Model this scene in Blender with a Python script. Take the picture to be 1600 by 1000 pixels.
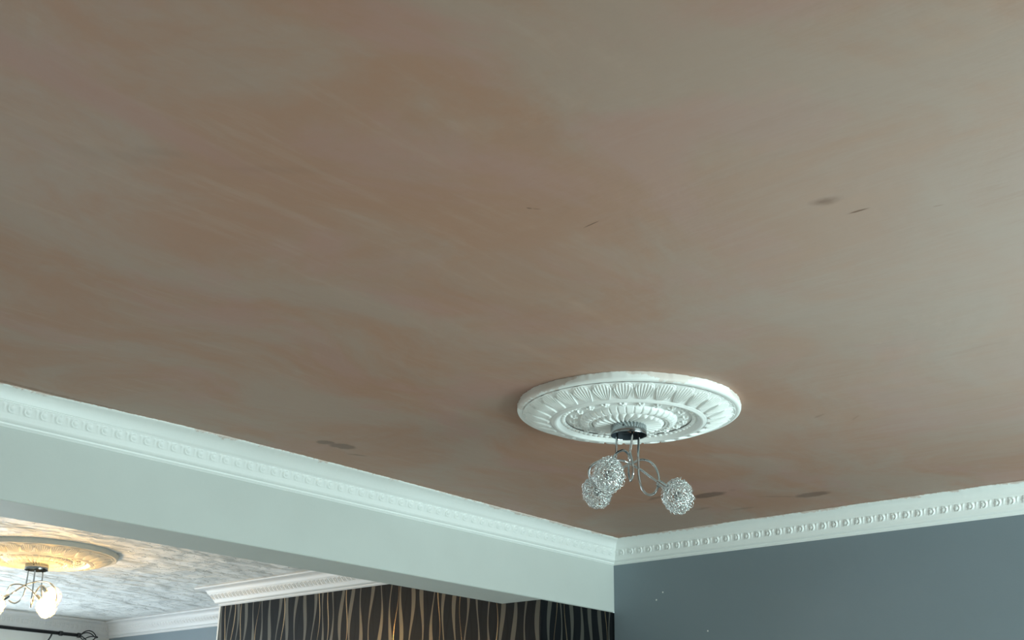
import bpy, math, random
import numpy as np
from mathutils import Vector, Matrix
for o in list(bpy.data.objects): bpy.data.objects.remove(o)
S = bpy.context.scene
col = S.collection
PI = math.pi

# ------------------------------------------------------------------ camera
CAM_Z = 1.5
F = Vector((0.69570099, 0.62343767, 0.35682713))
R_ = Vector((0.66260273, -0.7487915, 0.01639855))
U_ = Vector((-0.2774126, -0.22502614, 0.93402649))
cam = bpy.data.cameras.new('camera')
cam.sensor_width = 36.0
cam.lens = 1913.8 * 36.0 / 1600.0
cam.clip_start = 0.05
co = bpy.data.objects.new('camera', cam); col.objects.link(co)
M = Matrix((R_, U_, -F)).transposed().to_4x4()
M.translation = Vector((0, 0, CAM_Z))
co.matrix_world = M
S.camera = co

# ------------------------------------------------------------------ world, exposure, window light
S.view_settings.view_transform = 'Standard'
S.view_settings.look = 'None'
S.view_settings.gamma = 1.0
S.view_settings.exposure = 0.0
S.view_settings.use_curve_mapping = False
w = bpy.data.worlds.new('daylight'); S.world = w
w.use_nodes = True
w.node_tree.nodes['Background'].inputs[0].default_value = (0.72, 0.95, 1.0, 1)
w.node_tree.nodes['Background'].inputs[1].default_value = 1.0

XC, YC, HC = 5.131, 3.859, 2.70          # main room corner and ceiling
XC2, YF, HC2 = 5.166, 8.719, 2.631       # second room
XL, YB = -1.2, -1.7                      # left wall, bay window wall
ZB = 2.3486                              # beam underside
BW = 0.268                               # beam width
XB, YB2 = 4.563, 6.461                   # chimney breast face, far end

def area(name, loc, target, sx, sy, power, color, spread=PI):
    l = bpy.data.lights.new(name, 'AREA'); l.shape = 'RECTANGLE'
    l.size = sx; l.size_y = sy; l.energy = power; l.color = color; l.spread = spread
    o = bpy.data.objects.new(name, l); col.objects.link(o)
    o.location = loc
    o.rotation_euler = (Vector(target) - Vector(loc)).to_track_quat('-Z', 'Y').to_euler()
    return o
area('bay_window_daylight', (3.75, YB - 0.18, 1.5), (3.6, 3.0, 2.7), 2.7, 1.5, 215, (0.78, 1.0, 0.985))
area('rear_window_daylight', (3.0, YF + 0.18, 1.55), (3.0, 3.0, 1.7), 2.8, 1.4, 94, (0.78, 0.92, 1.0))

# ------------------------------------------------------------------ node helpers
def new_mat(name):
    m = bpy.data.materials.new(name); m.use_nodes = True
    nt = m.node_tree
    return m, nt, nt.nodes['Principled BSDF']
class NB:
    def __init__(s, nt): s.nt = nt
    def n(s, t, **k):
        x = s.nt.nodes.new(t)
        for a, b in k.items(): setattr(x, a, b)
        return x
    def put(s, sock, v):
        if isinstance(v, bpy.types.NodeSocket): s.nt.links.new(v, sock)
        else: sock.default_value = v
    def m(s, op, a, b=0.0, c=0.0, clamp=False):
        x = s.n('ShaderNodeMath', operation=op); x.use_clamp = clamp
        s.put(x.inputs[0], a); s.put(x.inputs[1], b)
        if op in ('MULTIPLY_ADD', 'SMOOTH_MIN', 'SMOOTH_MAX'): s.put(x.inputs[2], c)
        return x.outputs[0]
    def noise(s, vec, scale, detail=3, rough=0.5, dist=0.0, dims='3D'):
        x = s.n('ShaderNodeTexNoise'); x.noise_dimensions = dims
        if vec is not None: s.put(x.inputs['Vector'], vec)
        x.inputs['Scale'].default_value = scale; x.inputs['Detail'].default_value = detail
        x.inputs['Roughness'].default_value = rough; x.inputs['Distortion'].default_value = dist
        return x.outputs[0]
    def mix(s, f, a, b):
        x = s.n('ShaderNodeMix', data_type='RGBA')
        s.put(x.inputs[0], f); s.put(x.inputs[6], a); s.put(x.inputs[7], b)
        return x.outputs[2]
    def ramp(s, f, a, b, lo=0.0, hi=1.0):
        x = s.n('ShaderNodeMapRange', interpolation_type='SMOOTHSTEP')
        s.put(x.inputs[0], f); s.put(x.inputs[1], a); s.put(x.inputs[2], b); s.put(x.inputs[3], lo); s.put(x.inputs[4], hi)
        return x.outputs[0]
    def mapping(s, vec, loc=(0,0,0), rot=(0,0,0), scale=(1,1,1), kind='POINT'):
        x = s.n('ShaderNodeMapping', vector_type=kind)
        s.put(x.inputs[0], vec)
        x.inputs['Location'].default_value = loc; x.inputs['Rotation'].default_value = rot; x.inputs['Scale'].default_value = scale
        return x.outputs[0]
    def bump(s, h, strength, dist, normal=None):
        x = s.n('ShaderNodeBump'); x.inputs['Strength'].default_value = strength; x.inputs['Distance'].default_value = dist
        s.put(x.inputs['Height'], h)
        if normal is not None: s.put(x.inputs['Normal'], normal)
        return x.outputs[0]
def simple(name, color, rough=0.5, metal=0.0, bump=None, spec=0.5):
    m, nt, p = new_mat(name)
    b = NB(nt); tc = b.n('ShaderNodeTexCoord')
    n = b.noise(tc.outputs['Object'], 6.0, 4)
    c2 = tuple(min(1, x * 0.93) for x in color)
    b.put(p.inputs['Base Color'], b.mix(n, (*color, 1), (*c2, 1)))
    p.inputs['Roughness'].default_value = rough; p.inputs['Metallic'].default_value = metal
    p.inputs['Specular IOR Level'].default_value = spec
    if bump:
        b.put(p.inputs['Normal'], b.bump(b.noise(tc.outputs['Object'], bump[0], 4, 0.6), bump[1], bump[2]))
    return m

# ------------------------------------------------------------------ materials
PAINT = (0.87, 0.91, 0.895)
M_paint = simple('white_paint', PAINT, 0.55, bump=(60, 0.15, 0.002))
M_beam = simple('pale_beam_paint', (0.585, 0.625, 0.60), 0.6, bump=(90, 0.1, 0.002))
M_pale = simple('pale_wall_paint', (0.82, 0.82, 0.80), 0.6)
M_floor = simple('floor_boards', (0.77, 0.735, 0.675), 0.45)
M_frame = simple('window_upvc', (0.8, 0.8, 0.8), 0.35)

def coving_mat():
    m, nt, p = new_mat('coving_paint'); b = NB(nt)
    tc = b.n('ShaderNodeTexCoord'); pos = tc.outputs['Object']
    sx = b.n('ShaderNodeSeparateXYZ'); b.put(sx.inputs[0], pos)
    z = sx.outputs[2]
    # ragged plaster smears left along the ceiling line
    n1 = b.noise(pos, 5.0, 2); n2 = b.noise(pos, 60.0, 4, 0.65)
    lim = b.m('ADD', b.m('MULTIPLY', b.ramp(n1, 0.45, 0.62), 0.006), b.m('MULTIPLY', b.m('SUBTRACT', n2, 0.5), 0.020))
    msk = b.ramp(b.m('SUBTRACT', b.m('SUBTRACT', HC, z), lim), -0.001, 0.002, 1.0, 0.0)
    msk = b.m('MULTIPLY', msk, 0.55)
    n3 = b.noise(pos, 9.0, 4)
    white = b.mix(n3, (*PAINT, 1), (0.84, 0.88, 0.865, 1))
    b.put(p.inputs['Base Color'], b.mix(msk, white, (0.55, 0.36, 0.28, 1)))
    p.inputs['Roughness'].default_value = 0.5
    b.put(p.inputs['Normal'], b.bump(b.noise(pos, 70, 4, 0.6), 0.15, 0.003))
    return m
M_cove = coving_mat()
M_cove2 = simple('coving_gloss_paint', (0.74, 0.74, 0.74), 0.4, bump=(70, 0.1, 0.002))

# stains: (x, y, angle deg of long axis, half length, half width, strength, softness)
def seg(x0, y0, x1, y1, hw, st, soft=0.5, grow=1.0):
    return ((x0+x1)/2, (y0+y1)/2, math.degrees(math.atan2(y1-y0, x1-x0)), math.hypot(x1-x0, y1-y0)/2*grow, hw, st, soft)
STAINS = [
    seg(1.838, 1.611, 1.850, 1.603, .004, .75), seg(1.848, 1.604, 1.866, 1.590, .0022, .6),
    seg(2.000, 1.575, 1.994, 1.530, .0022, .95, .4, 1.2), 
    seg(2.222, 1.118, 2.232, 1.062, .020, .55, .9, 1.25), seg(2.222, 1.110, 2.230, 1.080, .010, .6, .6),
    seg(2.316, 1.078, 2.318, 1.036, .0045, .9, .6, 1.25),
    seg(2.40, .925, 2.405, .90, .003, .35, .6),
    seg(2.835, 3.515, 2.895, 3.472, .030, .75, .3), seg(2.885, 3.50, 2.995, 3.470, .040, .75, .3), seg(3.02, 3.558, 3.105, 3.52, .010, .6, .5),
    seg(4.480, 2.93, 4.462, 2.755, .045, .8, .35, 1.05), seg(4.430, 2.69, 4.47, 2.73, .02, .2, .8),
    seg(4.735, 2.570, 4.725, 2.40, .045, .7, .35, 1.05), seg(4.62, 2.70, 4.74, 2.54, .012, .35, .6),
    seg(4.69, 3.06, 4.68, 2.96, .022, .35, .7), seg(4.79, 2.93, 4.80, 2.80, .022, .35, .7),
    seg(4.40, 3.12, 4.36, 2.99, .018, .50, .5),
    seg(3.70, 1.92, 3.67, 1.86, .008, .3, .6), seg(3.80, 1.83, 3.76, 1.78, .006, .25, .6),
    seg(1.02, 2.16, 1.24, 2.03, .035, .11, .9), seg(1.12, 2.06, 1.22, 1.98, .025, .14, .8), seg(1.28, 1.99, 1.46, 1.80, .02, .10, .9),
]
def ceiling_mat():
    m, nt, p = new_mat('fresh_plaster'); b = NB(nt)
    tc = b.n('ShaderNodeTexCoord'); pos = tc.outputs['Object']
    warp = b.n('ShaderNodeTexNoise'); b.put(warp.inputs['Vector'], pos); warp.inputs['Scale'].default_value = 1.1; warp.inputs['Detail'].default_value = 1.5
    def warped(k):
        vm = b.n('ShaderNodeVectorMath', operation='MULTIPLY_ADD')
        b.put(vm.inputs[0], warp.outputs[1]); vm.inputs[1].default_value = (k, k, 0); b.put(vm.inputs[2], pos)
        return vm.outputs[0]
    wp = warped(.9); wl = warped(.14)
    big = b.noise(b.mapping(wp, rot=(0, 0, math.radians(-20)), scale=(1.0, 1.6, 1)), 1.3, 6, 0.62)
    pink = b.noise(b.mapping(wp, loc=(7, 4, 0), scale=(1, 1.5, 1)), 1.9, 5, 0.6)
    # trowel sweeps: some along the beam, some across it
    sx_ = b.noise(b.mapping(wl, loc=(1, 2, 0), rot=(0, 0, math.radians(-8)), scale=(1, 7.0, 1)), 2.4, 7, 0.66)
    sy_ = b.noise(b.mapping(wl, loc=(4, 0, 0), rot=(0, 0, math.radians(12)), scale=(7.0, 1, 1)), 2.4, 7, 0.66)
    sep = b.n('ShaderNodeSeparateXYZ'); b.put(sep.inputs[0], pos)
    which = b.ramp(b.m('ADD', b.m('SUBTRACT', sep.outputs[1], b.m('MULTIPLY', sep.outputs[0], 0.35)), b.m('MULTIPLY', big, 1.6)), 1.1, 2.0)
    strk = b.m('ADD', b.m('MULTIPLY', sx_, which), b.m('MULTIPLY', sy_, b.m('SUBTRACT', 1.0, which)))
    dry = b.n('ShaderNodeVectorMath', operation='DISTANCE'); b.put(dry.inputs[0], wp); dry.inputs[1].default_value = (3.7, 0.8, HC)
    win_lightf = b.ramp(b.m('ADD', dry.outputs['Value'], b.m('MULTIPLY', b.m('SUBTRACT', strk, .5), 1.3)), 0.5, 2.3, 1.0, 0.0)
    A = (0.385, 0.216, 0.146, 1); B = (0.380, 0.268, 0.212, 1); C = (0.410, 0.238, 0.200, 1); D = (0.46, 0.34, 0.275, 1)
    c = b.mix(b.ramp(big, 0.38, 0.62), A, B)
    c = b.mix(b.m('MULTIPLY', b.ramp(pink, 0.50, 0.66), 0.6), c, C)
    c = b.mix(b.m('MULTIPLY', win_lightf, 0.75), c, (0.430, 0.355, 0.318, 1))  # window brightness painted into the plaster colour as a paler area
    c = b.mix(b.m('MULTIPLY', b.ramp(strk, 0.50, 0.70), 0.28), c, D)
    c = b.mix(b.m('MULTIPLY', b.ramp(strk, 0.30, 0.46, 1, 0), 0.22), c, (0.33, 0.185, 0.125, 1))
    # long pink damp band with a darker trowelled edge, upper left
    bm = b.mapping(wl, loc=(0.95, 1.98, HC), rot=(0, 0, math.radians(2)), scale=(.55, .055, 1), kind='TEXTURE')
    bl = b.n('ShaderNodeVectorMath', operation='LENGTH'); b.put(bl.inputs[0], bm)
    c = b.mix(b.ramp(bl.outputs['Value'], .5, 1.2, .6, 0), c, (0.40, 0.225, 0.185, 1))
    # damp, still-pink line running across the left of the ceiling
    # darker drying marks and scuffs
    sn = b.n('ShaderNodeTexNoise'); b.put(sn.inputs['Vector'], pos); sn.inputs['Scale'].default_value = 28; sn.inputs['Detail'].default_value = 4
    sv = b.n('ShaderNodeVectorMath', operation='MULTIPLY_ADD')
    sub = b.n('ShaderNodeVectorMath', operation='SUBTRACT'); b.put(sub.inputs[0], sn.outputs[1]); sub.inputs[1].default_value = (.5, .5, .5)
    acc = None
    for (x, y, ang, hl, hw, st, soft) in STAINS:
        amt = min(hw * 1.3, 0.03)
        v = b.n('ShaderNodeVectorMath', operation='MULTIPLY_ADD')
        b.put(v.inputs[0], sub.outputs[0]); v.inputs[1].default_value = (amt, amt, 0); b.put(v.inputs[2], pos)
        mp = b.mapping(v.outputs[0], loc=(x, y, HC), rot=(0, 0, math.radians(ang)), scale=(hl, hw, 1), kind='TEXTURE')
        ln = b.n('ShaderNodeVectorMath', operation='LENGTH'); b.put(ln.inputs[0], mp)
        r = b.ramp(ln.outputs['Value'], 1 - soft, 1 + soft * .3, st, 0)
        acc = r if acc is None else b.m('MAXIMUM', acc, r)
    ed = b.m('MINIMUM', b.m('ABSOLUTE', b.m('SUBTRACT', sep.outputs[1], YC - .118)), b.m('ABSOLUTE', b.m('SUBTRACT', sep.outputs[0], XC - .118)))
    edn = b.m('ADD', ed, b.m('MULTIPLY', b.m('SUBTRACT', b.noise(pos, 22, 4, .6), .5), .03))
    c = b.mix(b.ramp(edn, .001, .016, .75, 0), c, (0.24, 0.125, 0.08, 1))  # ragged brown plaster edge line, with the coving's contact shadow painted in
    c = b.mix(acc, c, (0.15, 0.082, 0.055, 1))
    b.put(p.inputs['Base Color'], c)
    b.put(p.inputs['Roughness'], b.ramp(strk, 0.3, 0.7, 0.50, 0.60))
    hb = b.m('ADD', b.m('MULTIPLY', big, 1.5), b.m('MULTIPLY', strk, 0.35))
    b.put(p.inputs['Normal'], b.bump(hb, 0.22, 0.010))
    return m
M_ceil = ceiling_mat()

def ripple_ceiling():
    m, nt, p = new_mat('textured_ceiling_paper'); b = NB(nt)
    tc = b.n('ShaderNodeTexCoord'); pos = tc.outputs['Object']
    p.inputs['Base Color'].default_value = (0.78, 0.79, 0.78, 1)
    p.inputs['Roughness'].default_value = 0.6
    r = b.noise(b.mapping(pos, rot=(0, 0, math.radians(10)), scale=(1.0, 1.4, 1)), 4.2, 2.6, 0.5, 0.1)
    g = b.noise(pos, 34, 4, 0.6)
    h = b.m('ADD', r, b.m('MULTIPLY', b.ramp(g, 0.55, 0.75), 0.10))
    b.put(p.inputs['Normal'], b.bump(h, 1.0, 0.085))
    return m
M_ceil2 = ripple_ceiling()

def grey_wall():
    m, nt, p = new_mat('slate_grey_paint'); b = NB(nt)
    tc = b.n('ShaderNodeTexCoord'); pos = tc.outputs['Object']
    n = b.noise(pos, 1.4, 3)
    c = b.mix(b.ramp(n, .3, .7), (0.198, 0.248, 0.280, 1), (0.215, 0.266, 0.302, 1))
    acc = None
    for (x, y, z, r) in [(XC, 3.595, CAM_Z + .8905, .0042), (XC, 3.555, CAM_Z + .925, .004), (XC, 3.30, CAM_Z+.72, .004)]:
        d = b.n('ShaderNodeVectorMath', operation='DISTANCE'); b.put(d.inputs[0], pos); d.inputs[1].default_value = (x, y, z)
        q = b.m('LESS_THAN', d.outputs['Value'], r)
        acc = q if acc is None else b.m('MAXIMUM', acc, q)
    b.put(p.inputs['Base Color'], b.mix(acc, c, (0.8, 0.8, 0.78, 1)))
    p.inputs['Roughness'].default_value = 0.55
    b.put(p.inputs['Normal'], b.bump(b.noise(pos, 120, 3, 0.6), 0.15, 0.002))
    return m
M_grey = grey_wall()

def stripe_paper():
    m, nt, p = new_mat('wavy_stripe_wallpaper'); b = NB(nt)
    tc = b.n('ShaderNodeTexCoord'); pos = tc.outputs['Object']
    s = b.n('ShaderNodeSeparateXYZ'); b.put(s.inputs[0], pos)
    a = b.m('ADD', b.m('SUBTRACT', s.outputs[0], s.outputs[1]), 20.0); z = s.outputs[2]
    def rnd(idv, seed):
        wn = b.n('ShaderNodeTexWhiteNoise', noise_dimensions='1D'); b.put(wn.inputs['W'], b.m('ADD', idv, seed)); return wn.outputs['Value']
    def layer(spacing, off, cen, k1, w0, w1, k2, seed, prob=0.0):
        cc = b.m('ADD', b.m('DIVIDE', a, spacing), off)
        i = b.m('FLOOR', cc); f = b.m('SUBTRACT', b.m('FRACT', cc), 0.5)
        ph1 = b.m('MULTIPLY', rnd(i, seed), 6.2832); ph2 = b.m('MULTIPLY', rnd(i, seed + 11.3), 6.2832)
        ce = b.m('MULTIPLY', b.m('SINE', b.m('ADD', b.m('MULTIPLY', z, k1), ph1)), cen)
        wd = b.m('MULTIPLY_ADD', b.m('SINE', b.m('ADD', b.m('MULTIPLY', z, k2), ph2)), w1, w0)
        d = b.m('SUBTRACT', b.m('ABSOLUTE', b.m('SUBTRACT', f, ce)), wd)
        r = b.ramp(d, -0.015, 0.015, 1.0, 0.0)
        if prob > 0: r = b.m('MULTIPLY', r, b.m('GREATER_THAN', rnd(i, seed + 5.7), prob))
        return r
    wide = layer(0.080, 0.0, 0.15, 13.0, 0.115, 0.070, 11.0, 1.0)
    thin = layer(0.080, 0.47, 0.16, 14.0, 0.024, 0.016, 11.0, 40.0, 0.66)
    emb = layer(0.080, 0.62, 0.14, 19.0, 0.05, 0.03, 15.0, 90.0)
    c = b.mix(emb, (0.005, 0.006, 0.0075, 1), (0.0025, 0.003, 0.004, 1))
    c = b.mix(wide, c, (0.125, 0.118, 0.102, 1))
    c = b.mix(thin, c, (0.42, 0.31, 0.19, 1))
    b.put(p.inputs['Base Color'], c)
    b.put(p.inputs['Metallic'], b.m('MAXIMUM', b.m('MULTIPLY', wide, 0.6), b.m('MULTIPLY', thin, 0.9)))
    rg = b.m('SUBTRACT', 0.45, b.m('MULTIPLY', thin, 0.25))
    p.inputs['Specular IOR Level'].default_value = 0.14
    b.put(p.inputs['Roughness'], b.m('SUBTRACT', rg, b.m('MULTIPLY', wide, 0.12)))
    b.put(p.inputs['Normal'], b.bump(b.m('ADD', wide, b.noise(pos, 300, 2)), 0.2, 0.001))
    return m
M_paper = stripe_paper()

def rose_mat():
    m, nt, p = new_mat('rose_paint'); b = NB(nt)
    tc = b.n('ShaderNodeTexCoord'); pos = tc.outputs['Object']
    s = b.n('ShaderNodeSeparateXYZ'); b.put(s.inputs[0], pos); z = s.outputs[2]
    n1 = b.noise(pos, 3.0, 2); n2 = b.noise(pos, 45.0, 4, 0.65)
    lim = b.m('ADD', b.m('MULTIPLY', b.ramp(n1, 0.42, 0.60), 0.026), b.m('MULTIPLY', b.m('SUBTRACT', n2, 0.52), 0.030))
    msk = b.m('MULTIPLY', b.ramp(b.m('SUBTRACT', b.m('MULTIPLY', z, -1.0), lim), -0.001, 0.002, 1.0, 0.0), 0.45)
    white = b.mix(b.noise(pos, 12.0, 4), (0.88, 0.91, 0.895, 1), (0.84, 0.87, 0.85, 1))
    b.put(p.inputs['Base Color'], b.mix(msk, white, (0.56, 0.40, 0.32, 1)))
    p.inputs['Roughness'].default_value = 0.5
    return m
M_rose = rose_mat()
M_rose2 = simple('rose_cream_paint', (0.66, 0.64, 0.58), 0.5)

def chrome(name, c, r):
    m, nt, p = new_mat(name); b = NB(nt)
    tc = b.n('ShaderNodeTexCoord')
    p.inputs['Base Color'].default_value = (*c, 1); p.inputs['Metallic'].default_value = 1
    b.put(p.inputs['Roughness'], b.ramp(b.noise(tc.outputs['Object'], 30, 3), 0.3, 0.7, r * .8, r * 1.3))
    return m
M_chrome = chrome('polished_chrome', (0.50, 0.53, 0.54), 0.10)
M_cup_chrome = chrome('dull_chrome', (0.34, 0.37, 0.38), 0.14)
M_wire = chrome('crinkled_silver_wire', (0.84, 0.87, 0.87), 0.16)
M_cup = simple('dark_cup_lining', (0.03, 0.04, 0.05), 0.4)
M_black = simple('black_iron', (0.012, 0.012, 0.014), 0.35)
M_flex = simple('brown_flex', (0.25, 0.12, 0.07), 0.5)
M_bulb_off = simple('frosted_bulb', (0.22, 0.24, 0.24), 0.2)
def lit_bulb():
    m, nt, p = new_mat('glowing_bulb')
    p.inputs['Base Color'].default_value = (1, .95, .85, 1)
    p.inputs['Emission Color'].default_value = (1.0, 0.56, 0.15, 1)
    p.inputs['Emission Strength'].default_value = 450.0
    return m
M_bulb_on = lit_bulb()

# ------------------------------------------------------------------ mesh helpers
def mesh_obj(name, verts, faces, mat, parent=None, smooth=False, kind=None, loc=None):
    me = bpy.data.meshes.new(name)
    me.from_pydata([tuple(map(float, v)) for v in verts], [], [tuple(f) for f in faces])
    me.validate(); me.update()
    if smooth:
        me.polygons.foreach_set('use_smooth', [True] * len(me.polygons))
    if mat: me.materials.append(mat)
    o = bpy.data.objects.new(name, me); col.objects.link(o)
    if parent is not None: o.parent = parent
    if kind: o['kind'] = kind
    if loc: o.location = loc
    return o
def box_vf(x0, y0, z0, x1, y1, z1):
    v = [(x0,y0,z0),(x1,y0,z0),(x1,y1,z0),(x0,y1,z0),(x0,y0,z1),(x1,y0,z1),(x1,y1,z1),(x0,y1,z1)]
    f = [(0,3,2,1),(4,5,6,7),(0,1,5,4),(1,2,6,5),(2,3,7,6),(3,0,4,7)]
    return v, f
def merge(*vfs):
    V, Fc = [], []
    for v, f in vfs:
        n = len(V); V += list(v); Fc += [tuple(i + n for i in q) for q in f]
    return V, Fc
def empty(name, loc, rz=0, label=None, cat=None, group=None):
    o = bpy.data.objects.new(name, None); col.objects.link(o)
    o.location = loc; o.rotation_euler = (0, 0, rz); o.empty_display_size = .1
    if label: o['label'] = label
    if cat: o['category'] = cat
    if group: o['group'] = group
    return o
def spline(pts, n=8):
    P = [np.array(p, float) for p in pts]
    P = [2*P[0]-P[1]] + P + [2*P[-1]-P[-2]]
    out = []
    for i in range(1, len(P)-2):
        a, b, c, d = P[i-1:i+3]
        for k in range(n):
            t = k/n
            out.append(.5*((2*b)+(c-a)*t+(2*a-5*b+4*c-d)*t*t+(3*b-a-3*c+d)*t**3))
    out.append(P[-2])
    return np.array(out)
def tube_vf(P, r, seg=10, cap=True, taper=None):
    P = np.array(P, float); n = len(P)
    T = np.gradient(P, axis=0); T /= np.linalg.norm(T, axis=1)[:, None] + 1e-12
    up = np.array([0, 0, 1.0]) if abs(T[0][2]) < .9 else np.array([1.0, 0, 0])
    N = np.cross(T[0], up); N /= np.linalg.norm(N)
    V = []
    a = np.arange(seg) * 2 * PI / seg
    for i in range(n):
        N = N - T[i] * (N @ T[i]); N /= np.linalg.norm(N) + 1e-12
        B = np.cross(T[i], N)
        ri = r if taper is None else r * taper[i]
        V += list(P[i] + ri * (np.cos(a)[:, None] * N + np.sin(a)[:, None] * B))
    Fc = []
    for i in range(n - 1):
        for j in range(seg):
            k = (j + 1) % seg
            Fc.append((i*seg+j, i*seg+k, (i+1)*seg+k, (i+1)*seg+j))
    if cap:
        Fc.append(tuple(range(seg-1, -1, -1))); Fc.append(tuple((n-1)*seg + j for j in range(seg)))
    return V, Fc
def lathe_vf(prof, seg=48, closed=False):
    V = []; n = len(prof)
    for r, z in prof:
        for j in range(seg):
            a = 2*PI*j/seg; V.append((r*math.cos(a), r*math.sin(a), z))
    Fc = []
    for i in range(n - 1 + (1 if closed else 0)):
        i2 = (i + 1) % n
        for j in range(seg):
            k = (j+1) % seg
            Fc.append((i*seg+j, i*seg+k, i2*seg+k, i2*seg+j))
    return V, Fc

# ------------------------------------------------------------------ room shell
T = 0.12
FRONT_WIN = (2.4, 5.0, 0.75, 2.30)
REAR_WIN = (1.6, 4.45, 0.85, 2.25)
def box(name, mat, *b, **k): return mesh_obj(name, *box_vf(*b), mat, **k)
def wall_with_hole(name, mat, y0, y1, x0, x1, z1, win):
    a, c, zb, zt = win
    return mesh_obj(name, *merge(box_vf(x0, y0, 0, a, y1, z1), box_vf(c, y0, 0, x1, y1, z1), box_vf(a, y0, 0, c, y1, zb), box_vf(a, y0, zt, c, y1, z1)), mat, kind='structure')
box('floor', M_floor, XL-T, YB-T, -0.1, XC2+T, YF+T, 0, kind='structure')
box('wall_right', M_grey, XC, YB, 0, XC+T, YC, HC, kind='structure')
box('wall_left', M_pale, XL-T, YB, 0, XL, YF, HC, kind='structure')
wall_with_hole('wall_front', M_grey, YB-T, YB, XL, XC+T, HC, FRONT_WIN)
wall_with_hole('wall_back', M_pale, YF, YF+T, XL, XC2+T, HC2, REAR_WIN)
box('wall_recess', M_grey, XC2, YB2, 0, XC2+T, YF, HC2, kind='structure')
# plastered ceiling, finely gridded with the slight unevenness of hand trowelling
def ceiling_mesh():
    nx, ny = 120, 96
    xs = np.linspace(XL, XC+T, nx); ys = np.linspace(YB, YC, ny)
    V = []; Fc = []
    for y in ys:
        for x in xs:
            V.append((x, y, HC))
    for j in range(ny-1):
        for i in range(nx-1):
            a = j*nx+i; Fc.append((a, a+nx, a+nx+1, a+1))
    return V, Fc
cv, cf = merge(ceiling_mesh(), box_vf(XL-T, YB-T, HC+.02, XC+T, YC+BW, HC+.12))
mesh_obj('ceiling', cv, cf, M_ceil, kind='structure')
box('ceiling', M_ceil2, XL-T, YC+BW, HC2, XC2+T, YF+T, HC2+.1, kind='structure')
# white beam across the opening between the two rooms
def beam_vf():
    bev = .006
    prof = [(YC, HC), (YC, ZB+bev), (YC+.002, ZB+.002), (YC+bev, ZB), (YC+BW-bev, ZB), (YC+BW-.002, ZB+.002), (YC+BW, ZB+bev), (YC+BW, HC)]
    n = len(prof); V = [(x, y, z) for x in (XL, XC) for y, z in prof]
    Fc = [(i, (i+1) % n, n+(i+1) % n, n+i) for i in range(n)]
    Fc += [tuple(range(n-1, -1, -1)), tuple(range(n, 2*n))]
    return V, Fc
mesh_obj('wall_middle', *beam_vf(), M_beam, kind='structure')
box('wall_chimney', M_paper, XB, YC+.012, 0, XC2, YB2, ZB, kind='structure')
box('wall_chimney', M_paper, XB, YC+BW, ZB, XC2, YB2, HC2, kind='structure')

box('trim_7', M_pale, XB-.003, YB2, 0, XB+.008, YB2+.012, HC2-.1127, kind='structure')
# windows (behind the camera and under the far curtain pole)
def window(n, y, win):
    a, c, zb, zt = win; f = .05
    e = mesh_obj('window_%d' % n, *merge(box_vf(a, y-.035, zb, c, y+.035, zb+f), box_vf(a, y-.035, zt-f, c, y+.035, zt), box_vf(a, y-.035, zb+f, a+f, y+.035, zt-f), box_vf(c-f, y-.035, zb+f, c, y+.035, zt-f),
        *[box_vf(a+(c-a)*k/3-.03, y-.03, zb+f, a+(c-a)*k/3+.03, y+.03, zt-f) for k in (1, 2)]), M_frame, kind='structure')
window(1, YB-.06, FRONT_WIN); window(2, YF+.06, REAR_WIN)

# ------------------------------------------------------------------ coving
def cove_profile(lip=False):
    P = [(.119, 0), (.119, .003)]
    for k in range(9):
        u = k/8
        P.append((.1175 - .0535*u - .007*math.sin(PI*u), .0045 + .036*u - .006*math.sin(PI*u)))
    if lip:
        P = [(.119, 0), (.1215, .002), (.1235, .006), (.1235, .010), (.1215, .014), (.117, .0155), (.111, .016)]
        for k in range(9):
            u = k/8
            P.append((.109 - .045*u - .010*math.sin(PI*u), .017 + .0235*u - .009*math.sin(PI*u)))
    P += [(.061, .0415), (.0595, .0445), (.057, .0462)]
    P2 = [(.057 - .019*s, .0462 + .028*s) for s in np.linspace(0, 1, 13)][1:]
    P3 = [(.0370, .0752), (.0350, .0790), (.0325, .0835), (.0305, .0875), (.0295, .0900), (.0290, .0915), (.0278, .0930), (.0235, .0968), (.0180, .0992), (.0135, .1003), (.0120, .1012), (.0115, .1035), (.0112, .1050), (.0095, .1068), (.0080, .1075), (.0050, .1085), (.0030, .1110), (0, .1127)]
    return P, P2, P3
def ornament(t, s, P=.057):
    u = (t / P) % 1.0 - .5
    us = u + .22*(s - .5)
    r = np.sqrt((us/.27)**2 + ((s-.50)/.46)**2)
    egg = np.sqrt(np.clip(1-(r/.62)**2, 0, 1))
    rim = np.exp(-((r-1.0)/.25)**2) * 1.0 * (us > -.12)
    dart = np.exp(-((np.abs(us)-.5)/.07)**2) * .7 * np.clip(1.1-s, 0, 1)
    return (egg*.9 + rim + dart) * np.clip(s*8, 0, 1) * np.clip((1-s)*8, 0, 1)
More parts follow.
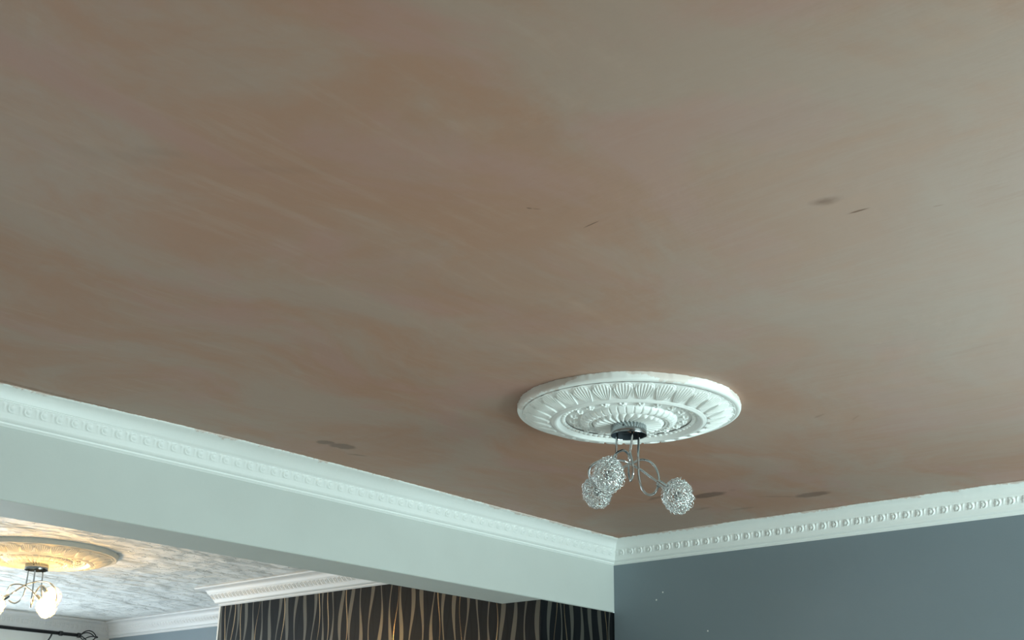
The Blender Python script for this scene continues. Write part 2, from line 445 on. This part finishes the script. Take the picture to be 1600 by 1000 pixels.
def coving(name, origin, tdir, ndir, length, m0, m1, ztop, mat, scale=1.0, step=.0035, amp=.0062, wob=0.0, seed=0, bow=None, lip=False, pitch=.057):
    """runs from origin along tdir; ndir points out of the wall; m0/m1: +1 inner mitre, -1 outer mitre, 0 square"""
    A, B, Cc = cove_profile(lip); prof = A + B + Cc; nb0 = len(A)-1; nb1 = len(A)+len(B)-1
    prof = [(q*scale, s*scale) for q, s in prof]
    n = int(length/step)+1
    u = np.linspace(0, 1, n)
    tdir = np.array(tdir, float); ndir = np.array(ndir, float); o = np.array(origin, float)
    nrm = np.array([-(B[-1][1]-B[0][1]), (B[-1][0]-B[0][0])]); nrm = np.array([.816, .578])  # outward and down
    rs = np.random.RandomState(seed); ph = rs.rand(6)*6.28
    rows = []
    for i, (q, s) in enumerate(prof):
        t = m0*q + u*(length - m0*q - m1*q)
        d = np.zeros(n)
        if nb0 <= i <= nb1:
            d = amp*ornament(t, (i-nb0)/(nb1-nb0), pitch)
        ww = 0
        if s < .012 and wob: # hand-finished top edge
            ww = wob*(.5*np.sin(t*2.1+ph[0])+.5*np.sin(t*5.7+ph[1])+.35*np.sin(t*23+ph[2])+.3*np.sin(t*71+ph[3])+.25*np.sin(t*163+ph[4]))
        if bow and s < .044: ww = ww + np.interp(t, bow[0], bow[1])*(1-s/.044)
        Q = q + d*nrm[0] + ww; Z = s + d*nrm[1]
        pts = o[None, :] + np.outer(t, tdir) + np.outer(Q*np.ones(n), ndir); pts[:, 2] = ztop - Z
        rows.append(pts)
    # close the back against wall and ceiling
    V = np.concatenate(rows); m = len(prof)
    idx = np.arange(m*n).reshape(m, n)
    a = idx[:-1, :-1].ravel(); b = idx[:-1, 1:].ravel(); c = idx[1:, 1:].ravel(); d = idx[1:, :-1].ravel()
    Fc = np.stack([a, d, c, b], 1).tolist() if np.cross(tdir, ndir)[2] > 0 else np.stack([a, b, c, d], 1).tolist()
    ob = mesh_obj(name, V, Fc, mat, kind='structure')
    ob.data.polygons.foreach_set('use_smooth', [True]*len(ob.data.polygons))
    ob.data.set_sharp_from_angle(angle=math.radians(38)) if hasattr(ob.data, 'set_sharp_from_angle') else None
    return ob
e = .0005
coving('trim_1', (XC, YC-e, 0), (-1, 0, 0), (0, -1, 0), XC-XL, 1, 0, HC, M_cove, amp=.0046, wob=.0028, seed=1,
       bow=([0, .119, .5, .9, 1.3, 1.7, 2.0, 2.3, 2.6, 2.9, 3.2, 3.5, 7], [0, 0, .002, .009, .016, .023, .028, .028, .020, .004, -.014, -.022, -.022]))
coving('trim_2', (XC-e, YC, 0), (0, -1, 0), (-1, 0, 0), YC-YB, 1, 0, HC, M_cove, amp=.0072, wob=.0030, seed=4)
coving('trim_3', (XB-e, YC+BW, 0), (0, 1, 0), (-1, 0, 0), YB2-YC-BW, 0, -1, HC2, M_cove2, lip=True, pitch=.036, amp=.0045, step=.0025)
coving('trim_4', (XB, YB2+e, 0), (1, 0, 0), (0, 1, 0), XC2-XB, -1, 1, HC2, M_cove2, lip=True, pitch=.036, amp=.0045, step=.0025)
coving('trim_5', (XC2-e, YB2, 0), (0, 1, 0), (-1, 0, 0), YF-YB2, 1, 1, HC2, M_cove2, lip=True, pitch=.036, amp=.0045, step=.0025)
coving('trim_6', (XC2, YF-e, 0), (-1, 0, 0), (0, -1, 0), XC2-XL, 1, 0, HC2, M_cove2, lip=True, pitch=.036, amp=.0045, step=.0025)

# ------------------------------------------------------------------ ceiling rose
RR = .3715
def band(name, r0, r1, nr, na, hfun, mat, parent):
    """polar height field; r0>r1 in fractions of the radius; height is the drop below the ceiling"""
    th = np.arange(na)*2*PI/na
    rows = []
    for i in range(nr):
        s = i/(nr-1); r = r0 + (r1-r0)*s
        h = hfun(s, r, th)
        rr = r*RR*np.ones(na)
        rows.append(np.stack([rr*np.cos(th), rr*np.sin(th), -h*np.ones(na)], 1))
    V = np.concatenate(rows); idx = np.arange(nr*na).reshape(nr, na)
    nx = np.roll(idx, -1, axis=1)
    Fc = np.stack([idx[:-1].ravel(), idx[1:].ravel(), nx[1:].ravel(), nx[:-1].ravel()], 1).tolist()
    ob = mesh_obj(name, V, Fc, mat, parent, smooth=True)
    return ob
def sm(x): x = np.clip(x, 0, 1); return x*x*(3-2*x)
def h_leaf(s, r, th):
    base = .0268 + .028*s**1.15
    N = 30; u = (th*N/(2*PI)) % 1.0 - .5; v = 1-s       # v: 0 inner, 1 outer
    wv = .50*np.clip((v+.04)/.70, 0, 1)**.62
    a = u/wv; aa = np.abs(a)
    vtop = .960 - .30*np.clip(aa, 0, 1.2)**2.4
    ins = sm((1.0-aa)*7)*sm((vtop-v)*14)*sm(v*9)
    ribs = np.abs(np.cos(3.5*PI*a))**.8
    leaf = (.0030 + .0095*ribs*(.35+.65*v))*ins*(1-.72*sm((v-.45)/.55))
    rimline = .0022*np.exp(-((vtop-v+.01)/.03)**2)*(aa < 1.05)
    dart = .004*np.exp(-((np.abs(u)-.5)/.035)**2)*sm((v-.05)*4)*sm((.9-v)*6)*(aa > .98)
    edge = .0015*np.exp(-((v-.99)/.02)**2)
    return base + leaf + rimline + dart + edge
def make_rose(loc, rz, label, mat, scale=1.0):
    e = empty('ceiling_rose', loc, rz, label, 'ceiling rose', 'plaster ceiling roses')
    rim = [(1.0, 0), (1.0, .018), (.995, .0225), (.985, .0255), (.972, .0265), (.966, .0266), (.960, .0262), (.954, .0262), (.948, .0266)]
    rs = np.random.RandomState(3)
    na = 360; V = []; th = np.arange(na)*2*PI/na
    jit = .0018*(np.sin(th*7+1)+.6*np.sin(th*23)+.5*np.sin(th*61+2)+.5*np.sin(th*97))
    for k, (r, h) in enumerate(rim):
        rr = r*RR + (jit if k == 0 else 0)
        V.append(np.stack([rr*np.cos(th), rr*np.sin(th), -h*np.ones(na)], 1))
    V = np.concatenate(V); idx = np.arange(len(rim)*na).reshape(len(rim), na); nx = np.roll(idx, -1, 1)
    Fc = np.stack([idx[:-1].ravel(), idx[1:].ravel(), nx[1:].ravel(), nx[:-1].ravel()], 1).tolist()
    ob = mesh_obj('outer_rim', V, Fc, mat, e, smooth=True)
    band('leaf_band', .949, .700, 60, 1500, h_leaf, mat, e)
    band('raised_ring', .701, .608, 26, 180, lambda s, r, th: np.interp(s, [0, .08, .2, .42, .6, .72, .78, .88, 1], [.053, .056, .0575, .0605, .0595, .055, .0535, .0505, .046]), mat, e)
    def h_beads(s, r, th):
        u = (th*64/(2*PI)) % 1.0 - .5
        return .045 + .0065*np.sqrt(np.clip(1-(u/.44)**2-((s-.5)/.48)**2, 0, 1)) + 0*th
    band('scallop_ring', .609, .565, 12, 1024, h_beads, mat, e)
    def h_field(s, r, th):
        N = 20; a = (th*N/(2*PI)) % 1.0 - .5
        x = a*2*PI/N*r*RR; y = (r-.500)*RR
        d = np.hypot(x, y); an = np.arctan2(y, x)
        fl = .0075*sm((.0175*(.70+.30*np.cos(5*an+PI/2))-d)/.005)
        ce = .0025*sm((.0045-d)/.002)
        return .042 + .003*s + fl + ce
    band('floret_field', .566, .434, 44, 1600, h_field, mat, e)
    def h_block(s, r, th):
        u = np.abs((th*36/(2*PI)) % 1.0 - .5)
        b = np.interp(s, [0, .05, .2, .5, .85, 1], [.045, .050, .054, .0600, .0625, .0600])
        env = sm(s*7)*sm((1-s)*5)
        return b + .003*env*sm((.44-u)*10) - .003*env*sm((u-.44)*30)
    band('block_ring', .435, .352, 20, 1080, h_block, mat, e)
    def h_beads2(s, r, th):
        u = (th*60/(2*PI)) % 1.0 - .5
        return .059 + .004*np.sqrt(np.clip(1-(u/.44)**2-((s-.5)/.48)**2, 0, 1)) + 0*th
    band('small_bead_ring', .353, .328, 8, 960, h_beads2, mat, e)
    def h_shell(s, r, th):
        f = np.abs(np.cos(14*th + 3.2*s))
        return .0585 + .0085*s + .014*f*sm(s*6)*(1-.6*s) - .002
    band('fluted_centre', .329, .120, 34, 1140, h_shell, mat, e)
    mesh_obj('centre_plate', *lathe_vf([(.121*RR, -.0645), (.10*RR, -.068), (.0005, -.068)], 48), mat, e)
    if scale != 1: e.scale = (scale, scale, 1)
    return e
ROSE1 = (3.1924, 2.3315, HC - .0005); ROSE2 = (3.1975, 6.2017, HC2 - .0005)
r1 = make_rose(ROSE1, .06, 'round white plaster ceiling rose on the bare pink-brown plaster ceiling of the near room', M_rose)
r2 = r1.copy(); col.objects.link(r2); r2.location = ROSE2; r2.rotation_euler = (0, 0, .4); r2.scale = (1.09, 1.09, 1)
r2['label'] = 'ceiling rose glowing yellow above the lit lamp on the textured ceiling of the far room'
for ch in list(r1.children):
    c = ch.copy(); c.data = ch.data; col.objects.link(c); c.parent = r2
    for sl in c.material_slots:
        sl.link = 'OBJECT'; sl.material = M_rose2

# ------------------------------------------------------------------ wire-ball ceiling lights
def wire_ball(seed):
    rs = np.random.RandomState(seed); vfs = []
    ax = (.0465, .0465, .0535)
    def loops(n, shell, rmin, rmax, wr, seg):
        for k in range(n):
            z = 1-2*(k+.5)/n; a = k*2.39996+rs.rand()*.5
            nrm = np.array([math.sqrt(1-z*z)*math.cos(a), math.sqrt(1-z*z)*math.sin(a), z])
            c = nrm*np.array(ax)*shell*(.96+.08*rs.rand())
            t = np.cross(nrm, rs.randn(3)); t /= np.linalg.norm(t); b = np.cross(nrm, t)
            tilt = rs.randn()*.55; b = b*math.cos(tilt)+nrm*math.sin(tilt)
            r = rmin+(rmax-rmin)*rs.rand(); ra = r*(.6+.5*rs.rand())
            m = 9; th = np.arange(m+1)/m*2*PI*(.85+.25*rs.rand())+rs.rand()*6
            wv = 1+.25*np.sin(3*th+rs.rand()*6)
            P = c+np.outer(np.cos(th)*r*wv, t)+np.outer(np.sin(th)*ra*wv, b)+np.outer(np.sin(2*th)*.0018, nrm)
            vfs.append(tube_vf(P, wr, seg, False))
    loops(220, 1.0, .0060, .0105, .00088, 5)
    loops(60, .78, .0080, .0120, .00088, 4)
    return merge(*vfs)
ball_vf = wire_ball(5)
ball_mesh = None
def lamp(name_loc, rz, label, arms, lit):
    e = empty('ceiling_light', name_loc, rz, label, 'ceiling light', 'three-arm lamps with wire-ball shades')
    # open chrome cup: outer skin, rolled lip, inner skin
    seg = 64
    zt = -.0665
    cup = mesh_obj('canopy', *lathe_vf([(.0005, zt), (.056, zt), (.059, zt-.002), (.0600, zt-.005), (.0600, zt-.0335), (.0595, zt-.035), (.0583, zt-.035), (.0578, zt-.0335)], seg), M_cup_chrome, e, smooth=True)
    cup.data.set_sharp_from_angle(angle=math.radians(35))
    lin = mesh_obj('cup_lining', *lathe_vf([(.0579, zt-.0333), (.0578, zt-.012), (.0550, zt-.010), (.0005, zt-.010)], seg), M_cup, cup, smooth=False)
    lin['label'] = 'dark hollow inside of the chrome cup'
    mesh_obj('screw', *merge(tube_vf([(0, 0, 0), (0, 0, .0035)], .0028, 12), tube_vf([(0, 0, .0035), (0, 0, .005)], .0018, 12)), M_cup, cup)
    s = e.children[0]
    sc = [c for c in cup.children if c.name.startswith('screw')][0]
    sc.rotation_euler = (PI/2, 0, 0)
    sc.location = (-.017, -.0565, zt-.014); sc.rotation_euler = (PI/2, 0, math.radians(-16.7))
    wv = spline([(-.02, -.01, zt-.011), (-.004, -.02, zt-.024), (.014, -.012, zt-.028), (.02, .01, zt-.012)], 8)
    mesh_obj('flex', *tube_vf(wv, .0016, 6), M_flex, cup, smooth=True)
    for pts, centre in arms:
        P0 = [(pts[0][0], pts[0][1], zt-.008)] + list(pts)
        c = np.array(centre, float); last = np.array(pts[-1], float)
        d = c-last; dist = np.linalg.norm(d); d /= dist
        hs = c - d*.081; he = c - d*.040
        P = spline([np.array([p[0], -p[1], p[2]]) for p in P0] + [np.array([hs[0], -hs[1], hs[2]])], 7)
        arm = mesh_obj('arm', *tube_vf(P, .0040, 10), M_chrome, e, smooth=True)
        a = np.array([hs[0], -hs[1], hs[2]]); b = np.array([he[0], -he[1], he[2]])
        dd = (b-a)/np.linalg.norm(b-a)
        L = [a-dd*.002, a, a+dd*.001, a+dd*.008, a+dd*.0085, a+dd*.0095, a+dd*.010, b, b+dd*.0005]
        tp = [.3, .9, 1, 1, .86, .86, 1, 1, .6]
        hold = mesh_obj('lamp_holder', *tube_vf(L, .0112, 20, True, tp), M_chrome, arm, smooth=True)
        hold.data.set_sharp_from_angle(angle=math.radians(35))
        global ball_mesh
        cc = np.array([c[0], -c[1], c[2]])
        if ball_mesh is None:
            sh = mesh_obj('wire_shade', *ball_vf, M_wire, e, smooth=True); ball_mesh = sh.data
        else:
            sh = bpy.data.objects.new('wire_shade', ball_mesh); col.objects.link(sh); sh.parent = e
        sh.location = cc
        sh.rotation_euler = Vector(dd).to_track_quat('Z', 'Y').to_euler() if False else (rnd.uniform(-.25, .25), rnd.uniform(-.25, .25), rnd.uniform(0, 6))
        rb = .022 if lit else .013
        prof = [(.0004, rb*1.25)] + [(rb*math.sin(k*PI/12), rb*1.25*math.cos(k*PI/12)) for k in range(1, 12)] + [(.0004, -rb*1.25)]
        bl = mesh_obj('bulb', *lathe_vf(prof, 20), M_bulb_on if lit else M_bulb_off, sh, smooth=True)
        if lit: bl['label'] = 'glowing warm white bulb'
    return e
rnd = random.Random(4)
A1 = [(-0.038,0,-0.085),(-0.041,0,-0.13),(-0.043,0,-0.169),(-0.045,0,-0.208),(-0.054,0.01,-0.245),(-0.075,0.02,-0.276),(-0.099,0.035,-0.287),(-0.119,0.045,-0.269),(-0.13,0.055,-0.244),(-0.125,0.06,-0.221),(-0.1,0.055,-0.203),(-0.07,0.04,-0.195),(-0.044,0.02,-0.190),(-0.018,0.01,-0.19),(0.003,0,-0.198),(0.038,0.0,-0.218),(0.067,0.01,-0.243)]
B1 = [(0.012,0.03,-0.095),(0.008,0.03,-0.139),(0.004,0.03,-0.166),(0.009,0.035,-0.194),(0.012,0.04,-0.219),(0.011,0.04,-0.245),(0.003,0.02,-0.259),(-0.002,-0.01,-0.233),(-0.002,-0.02,-0.203),(0.001,-0.02,-0.176),(-0.004,0,-0.162),(-0.021,0.03,-0.159),(-0.043,0.07,-0.182),(-0.052,0.09,-0.205)]
C1 = [(0.034,-0.01,-0.088),(0.032,-0.01,-0.128),(0.03,0,-0.17),(0.03,0,-0.209),(0.031,0.005,-0.241),(0.037,0.01,-0.273),(0.049,0.01,-0.296),(0.066,0.01,-0.304),(0.083,0.01,-0.294),(0.094,0.005,-0.268),(0.096,0,-0.244),(0.086,-0.01,-0.207),(0.065,-0.02,-0.184),(0.039,-0.03,-0.176),(0.014,-0.05,-0.181),(-0.022,-0.07,-0.193),(-0.05,-0.09,-0.212)]
lamp((ROSE1[0], ROSE1[1], HC), math.radians(36.14-90), 'chrome three-arm ceiling light with unlit wire-ball shades under the near white rose',
     [(A1, (0.155, 0.02, -0.311)), (B1, (-0.065, 0.14, -0.268)), (C1, (-0.109, -0.13, -0.26))], False)
L2 = [(-0.039,0,-0.1),(-0.039,0,-0.154),(-0.043,0,-0.219),(-0.053,0,-0.254),(-0.08,0,-0.276),(-0.11,0,-0.265),(-0.124,0.01,-0.235),(-0.124,0.02,-0.209),(-0.109,0.02,-0.188),(-0.079,0.02,-0.181),(-0.047,0.02,-0.188),(-0.009,0.03,-0.211)]
R2 = [(0.033,-0.02,-0.089),(0.035,-0.02,-0.131),(0.038,-0.02,-0.187),(0.05,-0.01,-0.244),(0.073,-0.01,-0.279),(0.1,0,-0.288),(0.118,0.0,-0.254),(0.115,0.0,-0.213),(0.098,0.01,-0.182),(0.076,0.01,-0.164),(0.041,0.02,-0.159),(0.006,0.03,-0.165),(-0.048,0.05,-0.19),(-0.094,0.08,-0.232)]
M2 = [(-0.006,0.03,-0.111),(-0.005,0.03,-0.155),(-0.003,0.03,-0.211),(-0.002,0.03,-0.261),(-0.001,0.01,-0.292),(0.004,-0.02,-0.273),(0.01,-0.04,-0.224),(0.021,-0.06,-0.188),(0.035,-0.08,-0.168)]
lamp((ROSE2[0], ROSE2[1], HC2), math.radians(62.725-90), 'lit three-arm ceiling light with glowing white shades in the far room',
     [(L2, (0.075, 0.06, -0.293)), (R2, (-0.173, 0.11, -0.301)), (M2, (0.096, -0.12, -0.218))], True)

# ------------------------------------------------------------------ curtain pole with cage finial
py, pz = 8.605, CAM_Z + 1.0055
pole = empty('curtain_pole', (4.6, YF, pz), 0, 'black metal curtain pole with twisted cage finial on the far pale wall', 'curtain pole')
def P_(x, y, z): return (x-4.6, y-YF, z-pz)
mesh_obj('rod', *tube_vf([P_(1.1, py, pz), P_(4.845, py, pz)], .0125, 20), M_black, pole, smooth=True)
for x0, x1, r in ((4.685, 4.715, .0175), (4.832, 4.858, .0185)):
    mesh_obj('collar', *tube_vf([P_(x0, py, pz), P_(x0+.004, py, pz), P_(x1-.004, py, pz), P_(x1, py, pz)], r, 20, True, [.8, 1, 1, .8]), M_black, pole, smooth=True)
def finial():
    vfs = []
    for k in range(4):
        pts = []
        for s in np.linspace(0, 1, 17):
            a = k*PI/2 + 1.5*s + .5; r = .004 + .040*math.sin(PI*s)**.8
            pts.append(P_(4.86+.125*s, py+r*math.cos(a), pz+r*math.sin(a)))
        vfs.append(tube_vf(pts, .0042, 8))
    vfs.append(tube_vf([P_(4.975, py, pz), P_(4.985, py, pz), P_(4.997, py, pz), P_(5.005, py, pz)], .009, 12, True, [.5, 1, .8, .2]))
    return merge(*vfs)
mesh_obj('finial', *finial(), M_black, pole, smooth=True)
for bx in (1.5, 4.63):
    br = mesh_obj('bracket', *tube_vf(spline([P_(bx, py, pz-.010), P_(bx-.004, py+.005, pz-.03), P_(bx-.006, py+.05, pz-.07), P_(bx-.006, YF-.004, pz-.10)], 6), .006, 8), M_black, pole, smooth=True)
    mesh_obj('wall_plate', *tube_vf([P_(bx-.006, YF-.006, pz-.10), P_(bx-.006, YF, pz-.10)], .022, 20), M_black, br)
